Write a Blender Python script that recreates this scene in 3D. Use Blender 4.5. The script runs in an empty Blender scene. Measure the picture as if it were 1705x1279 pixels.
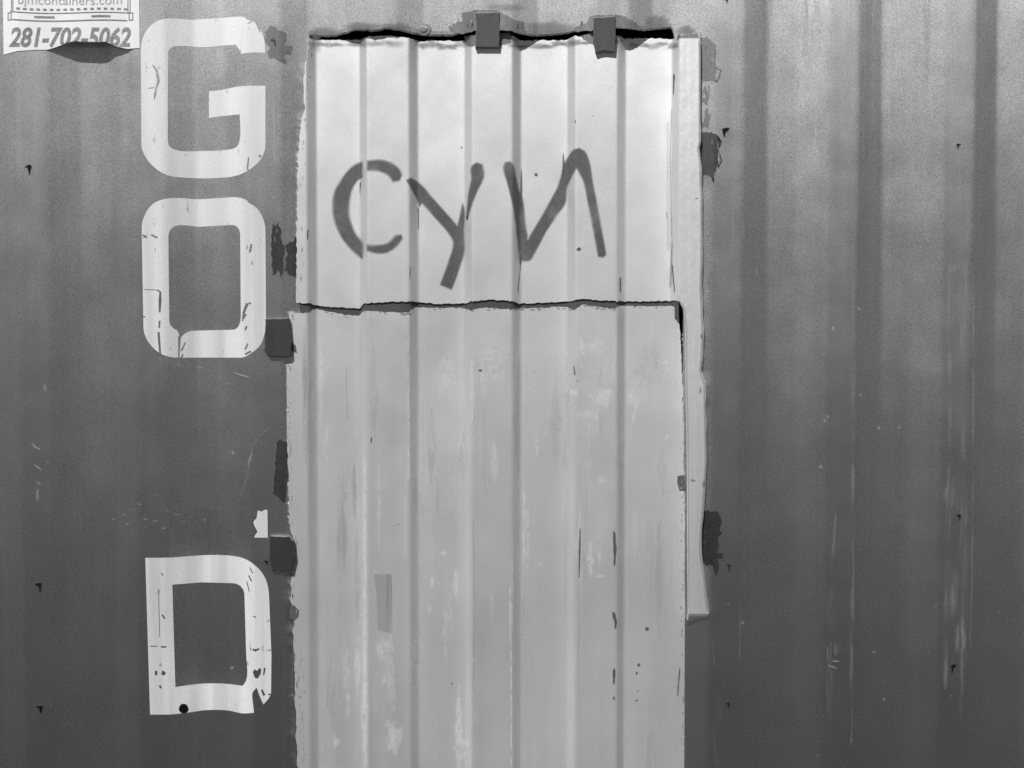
import bpy, bmesh, math, random
import numpy as np
from mathutils import Vector

R = math.radians
scene = bpy.context.scene
random.seed(7)

# ------------------------------------------------------------------ camera
D = 3.55                      # camera to the outer plane of the wall, metres
CZ = 1.50                     # camera height
S = 0.278 / 191.5             # metres per photo pixel on the wall (standard 278 mm corrugation)
F = D / S                     # focal length in photo pixels
PITCH = R(-2.2)
cam_d = bpy.data.cameras.new('camera')
cam = bpy.data.objects.new('camera', cam_d)
scene.collection.objects.link(cam)
cam.location = (0, -D, CZ)
cam.rotation_euler = (R(90) + PITCH, 0, 0)
cam_d.sensor_fit = 'HORIZONTAL'
cam_d.sensor_width = 36
cam_d.lens = 36 * F / 1705
cam_d.clip_end = 500
scene.camera = cam

# ------------------------------------------------------------------ light
SUN_EL, SUN_AZ = 43.0, 20.0   # height, and degrees to the left of straight-on
world = bpy.data.worlds.new('World')
scene.world = world
world.use_nodes = True
wn = world.node_tree.nodes
wl = world.node_tree.links
sky = wn.new('ShaderNodeTexSky')
sky.sky_type = 'NISHITA'
sky.sun_disc = False
sky.air_density = 0.5
sky.dust_density = 0.1
sky.sun_elevation = R(SUN_EL)
sky.sun_rotation = R(180 + SUN_AZ)
bw = wn.new('ShaderNodeSeparateColor')     # black-and-white film behind an orange filter: the sky's red channel
wl.new(sky.outputs[0], bw.inputs[0])
wl.new(bw.outputs[0], wn['Background'].inputs[0])
wn['Background'].inputs[1].default_value = 0.05
sl = bpy.data.lights.new('sun', 'SUN')
sl.energy = 5.0
sl.angle = R(0.6)
sun = bpy.data.objects.new('sun', sl)
scene.collection.objects.link(sun)
d = Vector((math.sin(R(SUN_AZ)) * math.cos(R(SUN_EL)), math.cos(R(SUN_AZ)) * math.cos(R(SUN_EL)), -math.sin(R(SUN_EL))))
sun.rotation_euler = d.to_track_quat('-Z', 'Y').to_euler()
sun.location = -d * 12 + Vector((0, 0, 1.5))

scene.view_settings.view_transform = 'Standard'
scene.view_settings.look = 'None'
scene.view_settings.exposure = 0.30
scene.view_settings.gamma = 1.0
scene.render.engine = 'CYCLES'

# ------------------------------------------------------------------ materials
def paint(name, base, gloss=0.0, rough=0.652, grain=0.10, streak=0.10, blotch=0.06, alpha=None, gstreak=0.25, bump=0.0, aniso=0.517, dent=0.0, rag=1.6):
    """dull paint: diffuse plus a wide Beckmann sheen; wear noise in world space.
    alpha: None | 'soft' (vertex attribute a) | 'worn' (a times streaky noise) | 'speck'"""
    m = bpy.data.materials.new(name)
    m.use_nodes = True
    n, l = m.node_tree.nodes, m.node_tree.links
    n.clear()
    out = n.new('ShaderNodeOutputMaterial')
    geo = n.new('ShaderNodeNewGeometry')

    def noise(scale, sc=(1, 1, 1), detail=2.0):
        mp = n.new('ShaderNodeMapping')
        mp.inputs['Scale'].default_value = sc
        l.new(geo.outputs['Position'], mp.inputs['Vector'])
        t = n.new('ShaderNodeTexNoise')
        t.inputs['Scale'].default_value = scale
        t.inputs['Detail'].default_value = detail
        l.new(mp.outputs[0], t.inputs['Vector'])
        return t.outputs[0]

    def math_(op, a, b, clamp=False):
        t = n.new('ShaderNodeMath')
        t.operation = op
        t.use_clamp = clamp
        for i, v in enumerate((a, b)):
            if hasattr(v, 'links'):
                l.new(v, t.inputs[i])
            else:
                t.inputs[i].default_value = v
        return t.outputs[0]

    def around(src, amp):               # 1 + amp * 4 * (noise - 0.5)
        return math_('ADD', math_('MULTIPLY', math_('SUBTRACT', src, 0.5), 4 * amp), 1.0)

    g = noise(340, detail=1.0)
    st = noise(26, (1, 1, 0.035), 4.0)
    bl = noise(3.1, (1, 1, 0.6), 5.0)
    mult = math_('MULTIPLY', math_('MULTIPLY', around(g, grain), around(st, streak)), around(bl, blotch))
    col = math_('MULTIPLY', mult, base)
    dif = n.new('ShaderNodeBsdfDiffuse')
    l.new(col, dif.inputs['Color'])
    dif.inputs['Roughness'].default_value = 0.3
    sh = dif.outputs[0]
    if gloss > 0:
        gl = n.new('ShaderNodeBsdfAnisotropic')
        gl.distribution = 'BECKMANN'
        gl.inputs['Roughness'].default_value = rough
        gl.inputs['Anisotropy'].default_value = aniso      # rain-washed film: scatters sideways more than up and down
        tg = n.new('ShaderNodeCombineXYZ')
        tg.inputs[2].default_value = 1.0
        l.new(tg.outputs[0], gl.inputs['Tangent'])
        gl.inputs['Color'].default_value = (1, 1, 1, 1)
        mx = n.new('ShaderNodeMixShader')
        f = math_('MULTIPLY', math_('MULTIPLY', around(st, gstreak), around(g, grain)), gloss, True)
        l.new(f, mx.inputs[0])
        l.new(sh, mx.inputs[1])
        l.new(gl.outputs[0], mx.inputs[2])
        sh = mx.outputs[0]
    if bump:
        bp = n.new('ShaderNodeBump')
        bp.inputs['Strength'].default_value = bump
        bp.inputs['Distance'].default_value = 0.002
        l.new(noise(55, (1, 1, 0.5), 3.0), bp.inputs['Height'])
        if dent:                        # slow unevenness of the sheet
            b2 = n.new('ShaderNodeBump')
            b2.inputs['Strength'].default_value = 1.0
            b2.inputs['Distance'].default_value = dent
            l.new(noise(5.5, (1, 1, 0.5), 2.0), b2.inputs['Height'])
            l.new(b2.outputs[0], bp.inputs['Normal'])
        l.new(bp.outputs[0], dif.inputs['Normal'])
        if gloss > 0:
            l.new(bp.outputs[0], gl.inputs['Normal'])
    if alpha:
        at = n.new('ShaderNodeAttribute')
        at.attribute_name = 'a'
        a = at.outputs['Fac']
        if alpha == 'soft':
            a = math_('MULTIPLY', a, around(noise(40, detail=3.0), 0.12), True)
        elif alpha == 'spray':
            a = math_('MULTIPLY', math_('ADD', a, math_('MULTIPLY', math_('SUBTRACT', noise(600, detail=1.0), 0.5), math_('MULTIPLY', math_('SUBTRACT', 1.0, a), a))), math_('MULTIPLY', around(noise(20, detail=4.0), 0.42), 0.88), True)
        elif alpha == 'worn':  # streaky mask for scuffs and painted brightness
            w = math_('MULTIPLY', math_('SUBTRACT', noise(140, (1, 1, 0.08), 4.0), 0.40), 4.0, True)
            w2 = math_('MULTIPLY', math_('SUBTRACT', noise(16, (1, 1, 0.5), 4.0), 0.34), 4.0, True)
            a = math_('MULTIPLY', a, math_('MULTIPLY', w, w2), True)
        elif alpha == 'flaked':
            a = math_('MULTIPLY', math_('SUBTRACT', noise(60, (1, 1, 0.5), 6.0), 0.235), 9.0, True)
        elif alpha == 'patchy':
            w = math_('MULTIPLY', math_('SUBTRACT', noise(75, (1, 1, 0.7), 5.0), 0.36), 4.0, True)
            a = math_('MULTIPLY', a, w, True)
        elif alpha == 'ragged':
            w = math_('ADD', a, math_('MULTIPLY', math_('SUBTRACT', noise(120, (1, 1, 0.45), 5.0), 0.5), rag))
            a = math_('MULTIPLY', math_('SUBTRACT', w, 0.42), 7.0, True)
        tr = n.new('ShaderNodeBsdfTransparent')
        mx = n.new('ShaderNodeMixShader')
        l.new(a, mx.inputs[0])
        l.new(tr.outputs[0], mx.inputs[1])
        l.new(sh, mx.inputs[2])
        sh = mx.outputs[0]
    l.new(sh, out.inputs[0])
    return m

GL = 0.62
M = {
    'wall': paint('dark container paint', 0.062, 0.72, streak=0.10, blotch=0.10, gstreak=0.13, grain=0.36, bump=0.12, dent=0.006),
    'wall_worn': paint('wall paint showing through', 0.09, 0.5, alpha='ragged'),
    'hatch': paint('white hatch paint', 0.56, GL, streak=0.03, blotch=0.05, gstreak=0.08, grain=0.21, rough=0.587, aniso=0.375, bump=0.12, dent=0.005),
    'door': paint('white door paint', 0.56, GL, streak=0.11, blotch=0.14, gstreak=0.14, grain=0.24, rough=0.587, aniso=0.375, bump=0.14, dent=0.006),
    'strip': paint('white bar paint', 0.62, GL, streak=0.06, blotch=0.10, gstreak=0.12, grain=0.22, rough=0.587, aniso=0.375, bump=0.3, dent=0.003),
    'letter': paint('white stencil paint', 0.80, 0.52, streak=0.03, blotch=0.09, grain=0.26, alpha='flaked'),
    'spray': paint('grey spray paint', 0.06, 0.18, alpha='spray', streak=0.1, grain=0.25, blotch=0.1),
    'scar': paint('dark primer', 0.022, 0.13, grain=0.35, streak=0.3, blotch=0.25, gstreak=0.5, alpha='ragged', rag=2.5),
    'smear': paint('grey smear', 0.08, 0.25, grain=0.3, streak=0.2, blotch=0.2, gstreak=0.3, alpha='ragged', rag=2.2),
    'smear_and_shade': paint('thin grey smear and shade', 0.10, 0.25, grain=0.3, blotch=0.2, alpha='soft'),
    'edge_chip': paint('chipped edge', 0.22, 0.2, grain=0.3, alpha='ragged'),
    'repaint': paint('newer dark paint', 0.045, 0.4, alpha='soft'),
    'hinge': paint('dark hinge steel', 0.025, 0.16, grain=0.22, blotch=0.2, bump=0.4),
    'hinge_grey': paint('grey hinge steel', 0.09, 0.24, grain=0.22, blotch=0.2, bump=0.4),
    'black': paint('black tab', 0.006, 0.02),
    'chip': paint('bare dark steel', 0.07, 0.08, grain=0.2, alpha='ragged'),
    'scuff_and_brightness': paint('light scuff and painted brightness', 0.34, 0.72, alpha='worn'),
    'speck': paint('light speck', 0.55, 0.7, alpha='soft'),
    'wear_and_pale_lines': paint('chalky paint and pale lines', 0.85, 0.6, alpha='patchy', grain=0.1),
    'darkwear': paint('greyed paint', 0.44, 0.56, alpha='soft'),
    'seal': paint('grimy seam', 0.055, 0.05, grain=0.3, blotch=0.2),
    'vinyl': paint('white vinyl', 0.80, 0.4, grain=0.03, streak=0.01, blotch=0.03),
    'ink': paint('grey ink', 0.19, 0.2, grain=0.5, blotch=0.3),
    'ink_pale': paint('faded ink', 0.34, 0.12, grain=0.15),
    'inside': paint('unlit inside', 0.05),
    'ground': paint('unseen near-black ground', 0.016, grain=0.25, streak=0.0, blotch=0.1),  # unseen ground, coloured near black to cut the light it bounces up
}

# ------------------------------------------------------------------ projection between photo pixels and the built surfaces
cp, sp = math.cos(PITCH), math.sin(PITCH)

def unproj(px, py, depth):
    """photo pixel -> (X, Z) on the plane `depth` behind the wall's outer face"""
    u, v = (px - 852.5) / F, (639.5 - py) / F
    dy, dz = cp - v * sp, sp + v * cp
    t = (D + depth) / dy
    return u * t, CZ + dz * t

def X_(px, depth=0.0, py=640):
    return unproj(px, py, depth)[0]

def Z_(py, depth=0.0):
    return unproj(852, py, depth)[1]

def rounded(pts, r, n=4):
    """polyline (x, y) with its corners turned into short arcs"""
    out = [pts[0]]
    for a, b, c in zip(pts, pts[1:], pts[2:]):
        a, b, c = map(np.array, (a, b, c))
        da, dc = (a - b) / np.linalg.norm(a - b), (c - b) / np.linalg.norm(c - b)
        k = min(r, 0.45 * np.linalg.norm(a - b), 0.45 * np.linalg.norm(c - b))
        p, q = b + da * k, b + dc * k
        for t in np.linspace(0, 1, n + 1):
            out.append(tuple((1 - t) ** 2 * p + 2 * t * (1 - t) * b + t * t * q))
    out.append(pts[-1])
    return out

class Surf:
    def __init__(self, pts):
        self.x = np.array([p[0] for p in pts])
        self.y = np.array([p[1] for p in pts])
    def __call__(self, x):
        return float(np.interp(x, self.x, self.y))
    leans = False
    def hit(self, px, py):
        dep = 0.0
        for _ in range(25):
            x, z = unproj(px, py, dep)
            dep = 0.5 * dep + 0.5 * (self(x) + (SETBACK if self.leans else 0))
        return x, z

P = 0.278
WX = 2.5
WD = 0.036
x0 = X_(85)
pts = []
for k in range(-9, 18):
    a = x0 + k * P
    pts += [(a, 0.0), (a + .068, WD), (a + .068 + .070, WD), (a + .068 + .070 + .068, 0.0)]
pts = [p for p in pts if -WX < p[0] < WX]
WALL = Surf([(-WX, pts[0][1])] + rounded(pts, .009)[0:] + [(WX, pts[-1][1])])

DO, DD = 0.006, 0.032        # outer and inner faces of the hatch and door sheets
SW, SWL = 12.0 * S, 13.0 * S
def door_pts(end):
    o = [X_(512), X_(682), X_(854), X_(1029)]
    li = [X_(611), X_(786), X_(958)]
    p = [(X_(440), DO)]
    for i in range(4):
        p += [(o[i], DO), (o[i] + SW, DD)]
        if i < 3:
            p += [(li[i] - SWL, DD), (li[i], DO)]
    return rounded(p + end, .006, 3)
HATCH = Surf(door_pts([(X_(1118, DD), DD), (X_(1131), -.006), (X_(1185), -.006)]))
HATCH.leans = True
DOOR = Surf(door_pts([(X_(1131, DD), DD), (X_(1142), .030), (X_(1185), .030)]))

SETBACK = .012               # the flap hangs a little further in than the door below it

def vnoise(seed):
    """smooth 1-D noise in -1..1"""
    rng = np.random.RandomState(seed)
    tab = rng.uniform(-1, 1, 512)
    def f(t):
        i = math.floor(t); w = t - i; w = w * w * (3 - 2 * w)
        return tab[i % 512] * (1 - w) + tab[(i + 1) % 512] * w
    return f

# ------------------------------------------------------------------ object helpers
def link(name, me, mat=None, parent=None, label=None, kind=None):
    o = bpy.data.objects.new(name, me)
    scene.collection.objects.link(o)
    if mat: me.materials.append(M[mat])
    if parent: o.parent = parent
    if label: o['label'] = label
    if kind: o['kind'] = kind
    return o

def thing(name, label, cat, group=None):
    o = bpy.data.objects.new(name, None)
    o.empty_display_size = 0.1
    scene.collection.objects.link(o)
    o['label'] = label; o['category'] = cat
    if group: o['group'] = group
    return o

def mesh(name, v, f):
    me = bpy.data.meshes.new(name)
    me.from_pydata(v, [], f)
    me.update()
    return me

def grid_sheet(cols, th):
    """cols: list of columns, each a list of (x, y, z) top to bottom -> closed thin sheet (front, back, rim)"""
    nc, nr = len(cols), len(cols[0])
    v = [p for c in cols for p in c] + [(p[0], p[1] + th, p[2]) for c in cols for p in c]
    N = nc * nr
    f = []
    ix = lambda i, j, b=0: b * N + i * nr + j
    for i in range(nc - 1):
        for j in range(nr - 1):
            f.append((ix(i, j), ix(i, j + 1), ix(i + 1, j + 1), ix(i + 1, j)))
            f.append((ix(i, j, 1), ix(i + 1, j, 1), ix(i + 1, j + 1, 1), ix(i, j + 1, 1)))
    for i in range(nc - 1):
        f.append((ix(i, 0), ix(i + 1, 0), ix(i + 1, 0, 1), ix(i, 0, 1)))
        f.append((ix(i, nr - 1), ix(i, nr - 1, 1), ix(i + 1, nr - 1, 1), ix(i + 1, nr - 1)))
    for j in range(nr - 1):
        f.append((ix(0, j), ix(0, j, 1), ix(0, j + 1, 1), ix(0, j + 1)))
        f.append((ix(nc - 1, j), ix(nc - 1, j + 1), ix(nc - 1, j + 1, 1), ix(nc - 1, j, 1)))
    return v, f

def resample(poly, step, closed=True):
    out = []
    n = len(poly)
    for i in range(n if closed else n - 1):
        a, b = np.array(poly[i], float), np.array(poly[(i + 1) % n], float)
        k = max(1, int(np.linalg.norm(b - a) / step))
        for t in range(k):
            out.append(tuple(a + (b - a) * t / k))
    if not closed: out.append(poly[-1])
    return out

def smooth_poly(poly, it=1):
    for _ in range(it):                     # Chaikin corner cutting
        out = []
        n = len(poly)
        for i in range(n):
            a, b = np.array(poly[i], float), np.array(poly[(i + 1) % n], float)
            out += [tuple(a * .75 + b * .25), tuple(a * .25 + b * .75)]
        poly = out
    return poly

def curve_poly(poly, step=3.0, sharp=50):
    """smooth outline through the traced points; corners sharper than `sharp` degrees stay corners"""
    P_ = [np.array(p, float) for p in poly]; n = len(P_)
    out = []
    def corner(i):
        a, b = P_[i] - P_[i - 1], P_[(i + 1) % n] - P_[i]
        c_ = np.dot(a, b) / (np.linalg.norm(a) * np.linalg.norm(b) + 1e-9)
        return math.degrees(math.acos(max(-1, min(1, c_)))) > sharp
    cn = [corner(i) for i in range(n)]
    for i in range(n):
        p0, p1, p2, p3 = P_[i - 1], P_[i], P_[(i + 1) % n], P_[(i + 2) % n]
        L = np.linalg.norm(p2 - p1)
        def tan(a, b, c, is_c):
            if is_c or L > 45: return (p2 - p1)
            la, lb = np.linalg.norm(b - a), np.linalg.norm(c - b)
            if la > 45 and la > 1.5 * lb: return (b - a) / la * L
            if lb > 45 and lb > 1.5 * la: return (c - b) / lb * L
            t = (b - a) / (np.linalg.norm(b - a) + 1e-9) + (c - b) / (np.linalg.norm(c - b) + 1e-9)
            return t / (np.linalg.norm(t) + 1e-9) * L
        m1, m2 = tan(p0, p1, p2, cn[i]), tan(p1, p2, p3, cn[(i + 1) % n])
        k = max(1, int(L / step))
        for q in range(k):
            t = q / k
            out.append(tuple((2*t**3-3*t**2+1)*p1 + (t**3-2*t**2+t)*m1 + (-2*t**3+3*t**2)*p2 + (t**3-t**2)*m2))
    return out

def area(poly):
    return 0.5 * sum(p[0] * q[1] - q[0] * p[1] for p, q in zip(poly, poly[1:] + poly[:1]))

def offset(poly, dist):
    s = 1 if area(poly) > 0 else -1
    n = len(poly); out = []
    for i in range(n):
        a, b, c = (np.array(poly[(i + k) % n], float) for k in (-1, 0, 1))
        e, g = b - a, c - b
        n1 = np.array((e[1], -e[0])) / (np.linalg.norm(e) + 1e-9)
        n2 = np.array((g[1], -g[0])) / (np.linalg.norm(g) + 1e-9)
        m = n1 + n2
        m = m / max(np.linalg.norm(m), .7) * (1.0 if np.linalg.norm(m) > .7 else .7)
        out.append(tuple(b + s * dist * m / max(np.linalg.norm(m), 1e-6)))
    return out

class Decals:
    """painted marks: flat outlines in photo pixels laid onto a corrugated surface as a skin of paint"""
    def __init__(self, surf, off):
        self.s, self.off = surf, off
        self.bm = bmesh.new()
        self.la = self.bm.verts.layers.float.new('a')
        self.ll = self.bm.verts.layers.float.new('lift')
        self.lift = 0.0
        self.e_in = []
    def _v(self, p, a):
        x, z = self.s.hit(*p)
        v = self.bm.verts.new((x, 0, z)); v[self.la] = a; v[self.ll] = self.lift
        return v
    def _loop(self, poly, a):
        vs = [self._v(p, a) for p in poly]
        es = [self.bm.edges.new((p, q)) for p, q in zip(vs, vs[1:] + vs[:1])]
        return vs, es
    def add(self, poly, holes=(), feather=0.0, a=1.0, inset=0.5):
        polys = [poly] + list(holes)
        if feather:
            edges = []
            for i, p in enumerate(polys):
                p = resample(p, 6)
                sgn = -1 if i else 1
                vi, ei = self._loop(offset(p, -sgn * feather * inset), a)
                vo = [self._v(q, 0.0) for q in offset(p, sgn * feather * (1 - inset))]
                n = len(vi)
                for k in range(n):
                    try: self.bm.faces.new((vi[k], vi[(k + 1) % n], vo[(k + 1) % n], vo[k]))
                    except ValueError: pass
                edges += ei
        else:
            edges = [e for p in polys for e in self._loop(p, a)[1]]
        bmesh.ops.triangle_fill(self.bm, use_beauty=True, edges=edges)
        return self
    def blob(self, cx, cy, rx, ry, a=1.0, n=12, rag=0.25, ang=0.0):
        """soft patch fading outwards (alpha by rings)"""
        rings = []
        ph = [1 + random.uniform(-rag, rag) for _ in range(n)]
        c = self._v((cx, cy), a)
        for fr, al in ((0.3, a * .95), (0.55, a * .72), (0.8, a * .25), (1.0, 0.0)):
            ring = []
            for k in range(n):
                t = 2 * math.pi * k / n
                dx, dy = rx * fr * ph[k] * math.cos(t), ry * fr * ph[k] * math.sin(t)
                ring.append(self._v((cx + dx * math.cos(ang) - dy * math.sin(ang), cy + dx * math.sin(ang) + dy * math.cos(ang)), al))
            rings.append(ring)
        for k in range(n):
            k2 = (k + 1) % n
            self.bm.faces.new((c, rings[0][k], rings[0][k2]))
            for r0, r1 in zip(rings, rings[1:]):
                self.bm.faces.new((r0[k], r1[k], r1[k2], r0[k2]))
        return self
    def stroke(self, pts, w, a=1.0, soft=True):
        """thin line of paint or bare metal; w = width or list of widths in pixels"""
        pts = resample(pts, 6, closed=False)
        n = len(pts)
        rows = []
        for i, p in enumerate(pts):
            q0, q1 = np.array(pts[max(i - 1, 0)]), np.array(pts[min(i + 1, n - 1)])
            t = (q1 - q0) / (np.linalg.norm(q1 - q0) + 1e-9)
            nn = np.array((-t[1], t[0]))
            ww = (w if not isinstance(w, (list, tuple)) else float(np.interp(i / max(n - 1, 1), np.linspace(0, 1, len(w)), w))) / 2
            e = 0.0 if soft else a
            end = 0.3 if i in (0, n - 1) else 1.0
            rows.append([self._v(tuple(np.array(p) + nn * k * ww), al * end) for k, al in ((-1, e), (-.4, a), (.4, a), (1, e))])
        for r0, r1 in zip(rows, rows[1:]):
            for k in range(3):
                self.bm.faces.new((r0[k], r0[k + 1], r1[k + 1], r1[k]))
        return self
    def build(self, name, mat, parent, label=None, kind=None):
        bm = self.bm
        xs = [v.co.x for v in bm.verts]
        lo, hi = min(xs), max(xs)
        for b in self.s.x:
            if lo < b < hi:
                bmesh.ops.bisect_plane(bm, geom=bm.verts[:] + bm.edges[:] + bm.faces[:], dist=1e-6, plane_co=(b, 0, 0), plane_no=(1, 0, 0))
        for v in bm.verts:
            v.co.y = self.s(v.co.x) - self.off - v[self.ll] + (SETBACK if self.s is HATCH else 0)
        for f in bm.faces:
            if f.normal.y > 0: f.normal_flip()
        bm.normal_update()
        me = bpy.data.meshes.new(name)
        bm.to_mesh(me); bm.free()
        return link(name, me, mat, parent, label, kind)

# ================================================================== setting
gv = [(-40, -40, 0), (40, -40, 0), (40, 40, 0), (-40, 40, 0)]
ground = link('ground', mesh('ground', gv, [(0, 1, 2, 3)]), 'ground', kind='structure')  # unseen ground, near black to cut bounced light

# ================================================================== container
cont = thing('shipping_container', 'dark painted corrugated steel shipping container side with white stencilled letters G, O and D', 'container')
TOPZ, BOTZ = 2.60, 0.0

lip_px = [(440, 120), (503, 118), (508, 62), (516, 60), (553, 61.5), (578, 55.4), (597, 49), (610, 50.5), (621, 53), (644, 48), (661, 50.5), (689, 57), (716, 60),
          (748, 60), (772, 55.4), (792, 51), (832, 50), (852, 52), (869, 58), (894, 60), (918, 59), (938, 57), (958, 53), (987, 50.5),
          (1024, 47), (1056, 48.8), (1071, 51), (1096, 49), (1118, 47), (1123, 62), (1126, 110), (1240, 120)]
lip = [WALL.hit(*p) for p in lip_px]
lx, lz = [p[0] for p in lip], [p[1] for p in lip]
nz = vnoise(3)
def lip_z(x): return float(np.interp(x, lx, lz)) + 0.0012 * nz(x / .006)
HL, HR = X_(518, .036), X_(1137, .03)
HLX, HRX = HL, HR

def wall_cols(xa, xb, step=None):
    xs = [xa] + [float(x) for x in WALL.x if xa + 1e-4 < x < xb - 1e-4] + [xb]
    if step: xs = sorted(set(xs + list(np.arange(xa + step, xb, step))))
    return xs
v, f = [], []
def app(vv, ff):
    n = len(v); v.extend(vv); f.extend([tuple(i + n for i in q) for q in ff])
app(*grid_sheet([[(x, WALL(x), z) for z in (TOPZ, 1.2, BOTZ)] for x in wall_cols(-WX, HL)], .002))
app(*grid_sheet([[(x, WALL(x), z) for z in (TOPZ, 1.2, BOTZ)] for x in wall_cols(HR, WX)], .002))
cols = []
for x in wall_cols(HL, HR, .003):
    zl = lip_z(x)
    y = WALL(x)
    cols.append([(x, y, TOPZ), (x, y, zl + .05), (x, y, zl + .012), (x, y + .0003, zl + .004), (x, y + .0012, zl)])
app(*grid_sheet(cols, .002))
wall = link('corrugated_wall', mesh('corrugated_wall', v, f), 'wall', cont)
# the box behind it (roof, ends, back, floor), which keeps the inside dark
yb = 2.40
bv = [(-WX, WD + .004, 0.03), (WX, WD + .004, 0.03), (WX, yb, 0.03), (-WX, yb, 0.03), (-WX, WD + .004, TOPZ), (WX, WD + .004, TOPZ), (WX, yb, TOPZ), (-WX, yb, TOPZ)]
link('container_body', mesh('container_body', bv, [(0, 1, 2, 3), (4, 7, 6, 5), (0, 3, 7, 4), (1, 5, 6, 2), (3, 2, 6, 7)]), 'inside', cont)

# ---- stencilled letters
G = [(234.6, 88), (236, 70), (246, 48), (264, 34), (278.6, 31), (322, 33), (370, 30), (393, 28), (407, 28.7), (411, 33), (422, 36), (434, 50), (440, 67), (442, 88), (415, 88), (401, 90),
     (399, 83.6), (393, 75), (378, 75.7), (337, 79), (296, 77), (286, 79), (280, 88), (279.5, 234), (283, 245), (293, 250), (337, 251.6), (381, 249), (394, 245),
     (399, 234), (399.4, 190.6), (366, 194), (348, 196.8), (348, 152), (366, 150.4), (399, 144), (442, 142.8), (442, 240), (437, 261), (422, 278), (396, 292),
     (352, 297), (308, 296), (278.6, 292), (255, 277), (242, 261), (235.5, 240)]
O1 = [(236, 380), (240, 361), (253, 341), (272, 332), (293, 329.8), (333, 332), (386, 328.4), (404, 330.6), (411, 334), (414, 338), (426, 345), (438, 364), (442, 385), (443, 539),
      (440, 558), (434, 574), (420, 587), (402, 595.6), (293, 595.6), (272, 591), (258, 582), (245, 566), (239, 547)]
O2 = [(280.5, 393), (285, 381), (295.7, 375.8), (333, 377.9), (388, 374.7), (396.7, 379.7), (400, 390), (401, 528), (398, 542), (390, 549), (319, 551), (309, 555),
      (299.7, 563), (295.7, 551), (287.7, 546), (282, 535)]
D1 = [(242, 929), (285, 928.5), (336, 924.7), (380, 925), (408, 930.7), (431, 947.5), (443, 966), (448, 992), (452, 1090), (451.4, 1153), (445, 1166), (438.7, 1173),
      (432, 1158), (427.6, 1145), (420.7, 1153), (421, 1169), (423, 1186.7), (405, 1188), (380, 1183), (342, 1182.5), (317, 1186), (285, 1189.5), (250, 1189.8)]
D2 = [(287, 973.5), (336, 969.7), (386, 971), (400.7, 976), (407, 988.7), (410, 1090), (410, 1133), (404, 1142), (374, 1138.5), (336, 1138.5), (292, 1144)]
LO = .0005
Decals(WALL, LO).add(curve_poly(G, 5)).build('painted_letter', 'letter', wall, 'white stencilled letter G')
Decals(WALL, LO).add(curve_poly(O1, 5), [curve_poly(O2, 5)]).build('painted_letter', 'letter', wall, 'white stencilled letter O')
Decals(WALL, LO).add(curve_poly(D1, 5), [curve_poly(D2, 5)]).build('painted_letter', 'letter', wall, 'white stencilled letter D with worn corner')
Decals(WALL, LO).add([(429.4, 850.3), (436, 851.8), (441, 849), (445.3, 849.3), (445.9, 895.4), (423.3, 895.1), (425, 891), (429, 885.3), (424, 876), (421.8, 870), (424, 866), (427, 864)]).build(
    'paint_remnant', 'letter', wall, 'last white scrap of a letter worn away')

# ---- chips in the letters, where the dark wall paint shows again
c = Decals(WALL, LO + .0003)
for p, w in [([(254, 108), (261, 118), (264, 135), (260, 148)], [2, 4, 5, 2]), ([(260, 148), (258, 158), (257, 166)], [2, 4, 1]), ([(247, 147), (258, 146)], 1.5),
             ([(428, 38), (433, 54)], [5, 2]), ([(412, 40), (420, 35)], 2), ([(414, 262), (412, 280), (415, 292)], [2, 3, 2]), ([(414, 90), (413, 138)], 1.2),
             ([(262, 483), (267, 486), (266, 520)], [2, 5, 3]), ([(266, 534), (265, 546)], 3), ([(264, 553), (267, 592)], [4, 3]), ([(240, 482), (264, 483)], 1.2),
             ([(299, 560), (298, 590), (297, 598)], [5, 3, 2]), ([(309, 570), (302, 584)], [2, 3]), ([(305, 590), (299, 600)], 2.5), ([(412, 505), (406, 520), (404, 535)], [5, 4, 2]),
             ([(414, 504), (418, 506)], 3), ([(410, 523), (405, 530)], 3), ([(411, 543), (408, 550)], 3), ([(413, 572), (408, 582)], [2, 3]), ([(418, 585), (408, 590)], 3),
             ([(419, 406), (416, 420)], [3, 4]), ([(412, 408), (411, 416)], 1.5), ([(237, 391), (245, 396)], 2.5), ([(252, 391), (262, 396)], 3), ([(238, 397), (244, 391)], 1.2), ([(236, 526), (242, 528)], 2),
             ([(260, 1117), (260, 1124)], 4), ([(272, 1117), (271, 1124)], 4), ([(275, 1119), (274, 1124)], 2), ([(250, 1076), (262, 1076)], 1.5), ([(268, 1077), (277, 1077)], 2.5),
             ([(270, 1023), (274, 1030)], 2.5), ([(269, 954), (271, 958)], 2), ([(266, 1141), (268, 1146)], 3), ([(421, 1081), (425, 1083), (432, 1080)], [3, 4, 2]), ([(447, 1082), (451, 1083)], 2),
             ([(441, 1112), (439, 1124)], [3, 2]), ([(436, 1148), (440, 1158)], [3, 4]), ([(447, 1155), (449, 1157)], 3), ([(422, 1026), (426, 1028)], 2), ([(414, 958), (419, 968)], 2), ([(411, 968), (415, 985)], 1.5),
             ([(264, 980), (266, 1060)], 1.0), ([(416, 945), (421, 955)], 1.5)]:
    c.stroke(p, w, soft=False)
c.add([(421, 1119), (424, 1114), (428, 1117), (432, 1112), (435, 1114), (434, 1122), (429, 1130), (424, 1128)])
c.add([(430, 260), (434, 257), (436, 260), (433, 263)])
c.build('paint_chips', 'wall', wall, kind='stuff')
Decals(WALL, LO + .0006).add([(306 + 8 * math.cos(t) * (1 + .06 * math.sin(3 * t)), 1179.7 + 8 * math.sin(t)) for t in np.linspace(0, 2 * math.pi, 20)[:-1]]).build('drilled_hole', 'black', wall)

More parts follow.
